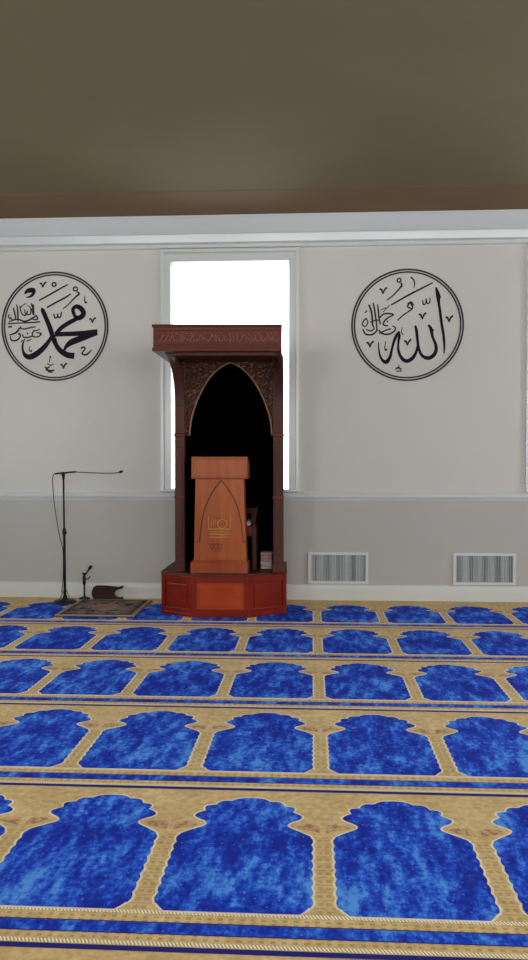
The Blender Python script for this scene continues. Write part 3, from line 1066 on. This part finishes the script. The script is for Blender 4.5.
small = [
    [(368.6, 304.0, 1.3), (370.6, 309.0, 1.5), (372.0, 316.0, 1.4), (372.6, 326.0, 1.2)],
    [(373.0, 302.6, 1.1), (374.4, 309.0, 1.3), (376.0, 320.0, 1.2), (377.0, 327.0, 1.0)],
    [(377.4, 304.0, .9), (378.4, 311.0, 1.2), (379.0, 318.0, 1.1), (380.4, 324.0, 1.0)],
    [(366.4, 317.6, 1.0), (363.2, 321.0, 1.1), (362.4, 324.6, 1.0), (365.6, 325.8, 1.0), (367.8, 322.0, .9), (366.2, 318.4, .8)],
    [(362.6, 328.6, 1.0), (365.6, 333.6, 1.3), (372.0, 334.2, 1.4), (376.6, 330.6, 1.2), (376.6, 326.6, 1.0)],
    [(366.0, 329.0, .8), (370.0, 330.6, 1.1), (374.0, 328.4, 1.0), (373.0, 325.2, .9)],
    [(379.6, 317.4, 1.1), (383.6, 313.8, 1.2), (389.6, 313.4, 1.2), (393.4, 314.6, 1.1), (389.0, 317.0, 1.1), (384.6, 320.6, 1.2), (383.6, 324.6, 1.2), (388.0, 325.6, 1.0)],
    [(378.6, 329.6, 1.1), (382.6, 333.4, 1.3), (388.6, 334.0, 1.3), (393.6, 331.6, 1.2), (395.6, 328.0, 1.0), (392.6, 325.6, .9)],
    [(379.0, 333.4, .9), (386.0, 330.0, 1.1), (391.0, 328.6, 1.0)],
    [(381.0, 309.6, .6), (386.0, 307.4, .6)], [(383.0, 312.0, .6), (389.6, 305.0, .6)],
    [(364.4, 312.8, .8), (367.0, 310.0, .9)], [(386.6, 321.0, 1.2), (388.0, 321.4, 1.2)],
    [(370.0, 322.0, .9), (376.6, 319.6, .9), (380.6, 321.6, .9)],
]
R2.strokes('small_lettering', small, M['decal_small'], 1.3)

# ------------------------------------------------------------------ air vents
def vent(x0, x1, label):
    z0, z1 = 0.172, 0.502
    cx = (x0 + x1) / 2
    off = (cx, 0, z0)
    root = empty('wall_vent', off)
    tag(root, label, 'vent', 'air vents low on the front wall')
    f = 0.028
    m = MB()
    m.box(x0, x1, -0.020, 0.0, z1 - f, z1, 0.003)
    m.box(x0, x1, -0.020, 0.0, z0, z0 + f, 0.003)
    m.box(x0, x0 + f, -0.020, 0.0, z0 + f, z1 - f, 0.003)
    m.box(x1 - f, x1, -0.020, 0.0, z0 + f, z1 - f, 0.003)
    m.build('frame', M['trim'], root, offset=off)
    m = MB()
    m.box(x0 + f, x1 - f, -0.0035, -0.001, z0 + f, z1 - f)
    m.build('backing', M['grille_dark'], root, offset=off)
    m = MB()
    n = 34
    rnd = random.Random(int(abs(x0) * 1000))
    for i in range(n):
        x = lerp(x0 + f + 0.008, x1 - f - 0.008, i / (n - 1))
        a = 0.55 + 0.3 * math.sin(i * 0.8 + x0 * 9) + rnd.uniform(-0.25, 0.25)
        dx = 0.0075 * math.cos(a) ; dy = 0.0055 * math.sin(a)
        m.prism([(x - dx, -0.0105 - dy), (x - dx + 0.0014, -0.0115 - dy), (x + dx, -0.0105 + dy), (x + dx - 0.0014, -0.0095 + dy)], z1 - z0 - 2 * f, 'z', z0 + f)
    m.build('louvres', M['grille'], root, offset=off)
vent(-0.051, 0.574, 'white framed grey wall vent nearest the pulpit, above the baseboard')
vent(1.447, 2.083, 'white framed grey wall vent farthest right, above the baseboard')

# ------------------------------------------------------------------ prayer rug beside the pulpit
def rug():
    N = Nodes('faded_patterned_rug')
    sp = N.n('ShaderNodeSeparateXYZ'); N.link(N.coord(), sp.inputs[0])
    k = N.noise(7, 4, 0.7, stretch=(1, 1.4, 1))
    k2 = N.noise(24, 4, 0.6)
    kk = N.math('MULTIPLY_ADD', k2, 0.4, N.math('MULTIPLY', k, 0.6))
    c = N.ramp(kk, [(0.40, rgb(30, 36, 84)), (0.455, rgb(70, 66, 64)), (0.5, rgb(150, 126, 104)), (0.55, rgb(104, 108, 118)), (0.60, rgb(176, 132, 104))])
    # centre medallion
    r = N.math('SQRT', N.math('ADD', N.math('POWER', N.math('MULTIPLY', sp.outputs[0], 2.2), 2), N.math('POWER', N.math('MULTIPLY', sp.outputs[1], 1.6), 2)))
    c = N.mix(N.math('MULTIPLY', N.math('LESS_THAN', r, 0.30), 0.5), c, rgb(176, 134, 106))
    ax = N.math('ABSOLUTE', sp.outputs[0]); ay = N.math('ABSOLUTE', sp.outputs[1])
    edge = N.math('MAXIMUM', N.math('SUBTRACT', ax, 0.375), N.math('SUBTRACT', ay, 0.44))
    b1 = N.math('GREATER_THAN', edge, -0.085)
    c = N.mix(N.math('MULTIPLY', b1, 0.6), c, rgb(44, 42, 52))
    b2 = N.math('GREATER_THAN', edge, -0.034)
    c = N.mix(N.math('MULTIPLY', b2, 0.85), c, rgb(170, 152, 126))
    N.base(c); N.rough(0.95); N.spec(0.1)
    N.bump(N.noise(300, 2), 0.4, 0.003)
    o = empty('prayer_rug', (-2.035, -0.632, 0.0))
    tag(o, 'dark patterned prayer rug lying on the carpet left of the pulpit', 'rug')
    m = MB()
    m.box(-0.375, 0.375, -0.44, 0.44, 0.001, 0.016, 0.004)
    m.build('rug_pile', N.m, o)
    for s in (-1, 1):
        m = MB()
        for i in range(90):
            x = -0.37 + 0.74 * i / 89
            m.box(x - 0.0022, x + 0.0022, min(s * 0.439, s * 0.462), max(s * 0.439, s * 0.462), 0.001, 0.006)
        m.build('fringe', M['w_stand'], o)
rug()

# ------------------------------------------------------------------ tall microphone stand
def mic_stand():
    bx, by = -2.532, -0.34
    root = empty('microphone_stand', (bx, by, 0))
    tag(root, 'tall black microphone stand with horizontal boom left of the pulpit', 'microphone stand')
    m = MB()
    m.lathe([(0.116, 0.001), (0.120, 0.008), (0.116, 0.020), (0.10, 0.032), (0.03, 0.040), (0.024, 0.06), (0.018, 0.075)], (0, 0, 0), 40)
    m.build('base', M['metal'], root)
    m = MB()
    m.tube([(0, 0, 0.06), (-0.005, 0, 0.72)], 0.0135, 12)
    m.build('lower_tube', M['metal'], root)
    m = MB()
    m.tube([(-0.005, 0, 0.70), (-0.010, 0, 1.31)], 0.0095, 12)
    m.build('upper_tube', M['metal'], root)
    m = MB()
    m.tube([(-0.005, 0, 0.695), (-0.005, 0, 0.71), (-0.005, 0, 0.75), (-0.005, 0, 0.77)], [0.014, 0.019, 0.019, 0.012], 12)
    m.tube([(-0.004, 0, 0.72), (0.022, -0.01, 0.72)], [0.008, 0.01], 8)
    m.build('clutch', M['rubber'], root)
    # brace wires at the foot
    m = MB()
    for a in (-2.3, 2.6, -0.4):
        m.tube([(0.012 * math.cos(a), 0.012 * math.sin(a), 0.15), (0.04 * math.cos(a), 0.04 * math.sin(a), 0.085), (0.080 * math.cos(a), 0.080 * math.sin(a), 0.030)], 0.006, 8)
    m.build('brace', M['steel'], root)
    m = MB()
    m.tube([(-0.010, 0, 1.265), (-0.010, 0, 1.34)], [0.012, 0.020], 12)
    m.tube([(-0.020, -0.012, 1.325), (-0.020, 0.026, 1.325)], 0.016, 12)
    m.build('boom_clamp', M['rubber'], root)
    m = MB()
    m.tube(spline([(-0.095, 0, 1.322), (-0.05, 0, 1.326), (-0.01, 0, 1.330), (0.09, 0, 1.340), (0.12, 0, 1.341)], 3), 0.0095, 10)
    boom = m.build('boom_arm', M['metal'], root)
    m = MB()
    m.tube(spline([(0.11, 0, 1.341), (0.25, 0, 1.334), (0.40, 0, 1.328), (0.52, 0, 1.330), (0.570, 0, 1.338)], 5), 0.0048, 8)
    neck = m.build('gooseneck', M['metal'], root)
    m = MB()
    m.tube([(0.562, 0, 1.336), (0.572, 0, 1.339), (0.592, 0, 1.345), (0.606, 0, 1.349)], [0.006, 0.012, 0.013, 0.006], 12)
    m.build('microphone', M['rubber'], neck)
    m = MB()
    m.tube(spline([(-0.085, 0, 1.326), (-0.112, 0.0, 1.312), (-0.122, -0.004, 1.25), (-0.108, -0.006, 1.05), (-0.075, -0.008, 0.82), (-0.045, -0.010, 0.66), (-0.020, -0.010, 0.57), (-0.012, -0.014, 0.45), (-0.016, -0.012, 0.25), (-0.03, -0.02, 0.11)], 6), 0.0042, 8)
    m.build('cable', M['rubber'], root)
mic_stand()

# small desk microphone on the floor
def small_mic():
    root = empty('desk_microphone', (-2.400, -0.095, 0))
    tag(root, 'small black floor microphone stand with tilted head by the tall stand', 'microphone')
    m = MB()
    m.lathe([(0.055, 0.001), (0.059, 0.006), (0.054, 0.016), (0.02, 0.024), (0.012, 0.03)], (0, 0, 0), 32)
    m.build('base', M['metal'], root)
    m = MB()
    m.tube([(0, 0, 0.02), (0, 0, 0.15)], 0.0095, 10)
    m.tube([(0, 0, 0.15), (-0.002, 0, 0.16), (-0.002, 0, 0.235), (0, 0, 0.25)], [0.010, 0.017, 0.016, 0.010], 12)
    m.build('pole', M['metal'], root)
    m = MB()
    m.tube([(-0.022, 0, 0.275), (-0.006, 0, 0.262), (0.008, 0, 0.262), (0.02, 0, 0.27)], [0.007, 0.014, 0.016, 0.009], 10)
    m.tube(spline([(0.0, 0, 0.225), (0.03, 0, 0.21), (0.052, 0, 0.225), (0.058, 0, 0.24)], 4), 0.005, 8)
    m.build('clip', M['rubber'], root)
    m = MB()
    m.tube([(0.008, 0, 0.255), (0.05, 0, 0.315)], [0.008, 0.009], 10)
    m.tube([(0.048, 0, 0.312), (0.054, 0, 0.320), (0.066, 0, 0.337), (0.075, 0, 0.350), (0.079, 0, 0.356)], [0.009, 0.015, 0.018, 0.013, 0.004], 14)
    m.build('microphone_head', M['rubber'], root)
small_mic()

# folded wooden book rest leaning by the wall
def book_rest():
    root = empty('folding_book_rest', (-2.155, -0.06, 0.0))
    tag(root, 'dark wooden folding book rest lying on its side against the baseboard', 'book rest')
    raw = [(190, 320), (192, 295), (203, 268), (222, 250), (300, 250), (330, 252), (370, 256), (410, 260), (428, 252), (444, 250), (448, 266), (432, 276), (404, 282), (384, 292), (374, 308),
           (376, 326), (392, 342), (420, 346), (444, 340), (447, 361), (215, 361), (198, 346)]
    s = 1.12 / 8.8 / 98.0
    out = [((u - 318) * s, (361 - v) * s) for u, v in raw]
    for i, (y0, nm) in enumerate(((-0.050, 'leaf'), (-0.026, 'leaf'))):
        m = MB()
        m.prism(out if i == 0 else [(a * 0.99, c_ * 0.985) for a, c_ in out], 0.020, 'y', y0, bev=0.002)
        m.build(nm, M['w_stand'], root)
    m = MB()
    for k in range(5):
        x = -0.10 + k * 0.03
        m.tube([(x, -0.028, 0.12), (x + 0.018, -0.028, 0.12)], 0.0065, 8)
    m.build('hinge', M['w_stand'], root)
    m = MB()
    for k in range(4):
        x = -0.105 + k * 0.042
        m.tube([(x + 0.012 * math.cos(t), -0.051, 0.062 + 0.022 * math.sin(t)) for t in [q * PI / 5 for q in range(11)]], 0.002, 6)
    m.build('carved_ornament', M['w_dark'], root)
book_rest()
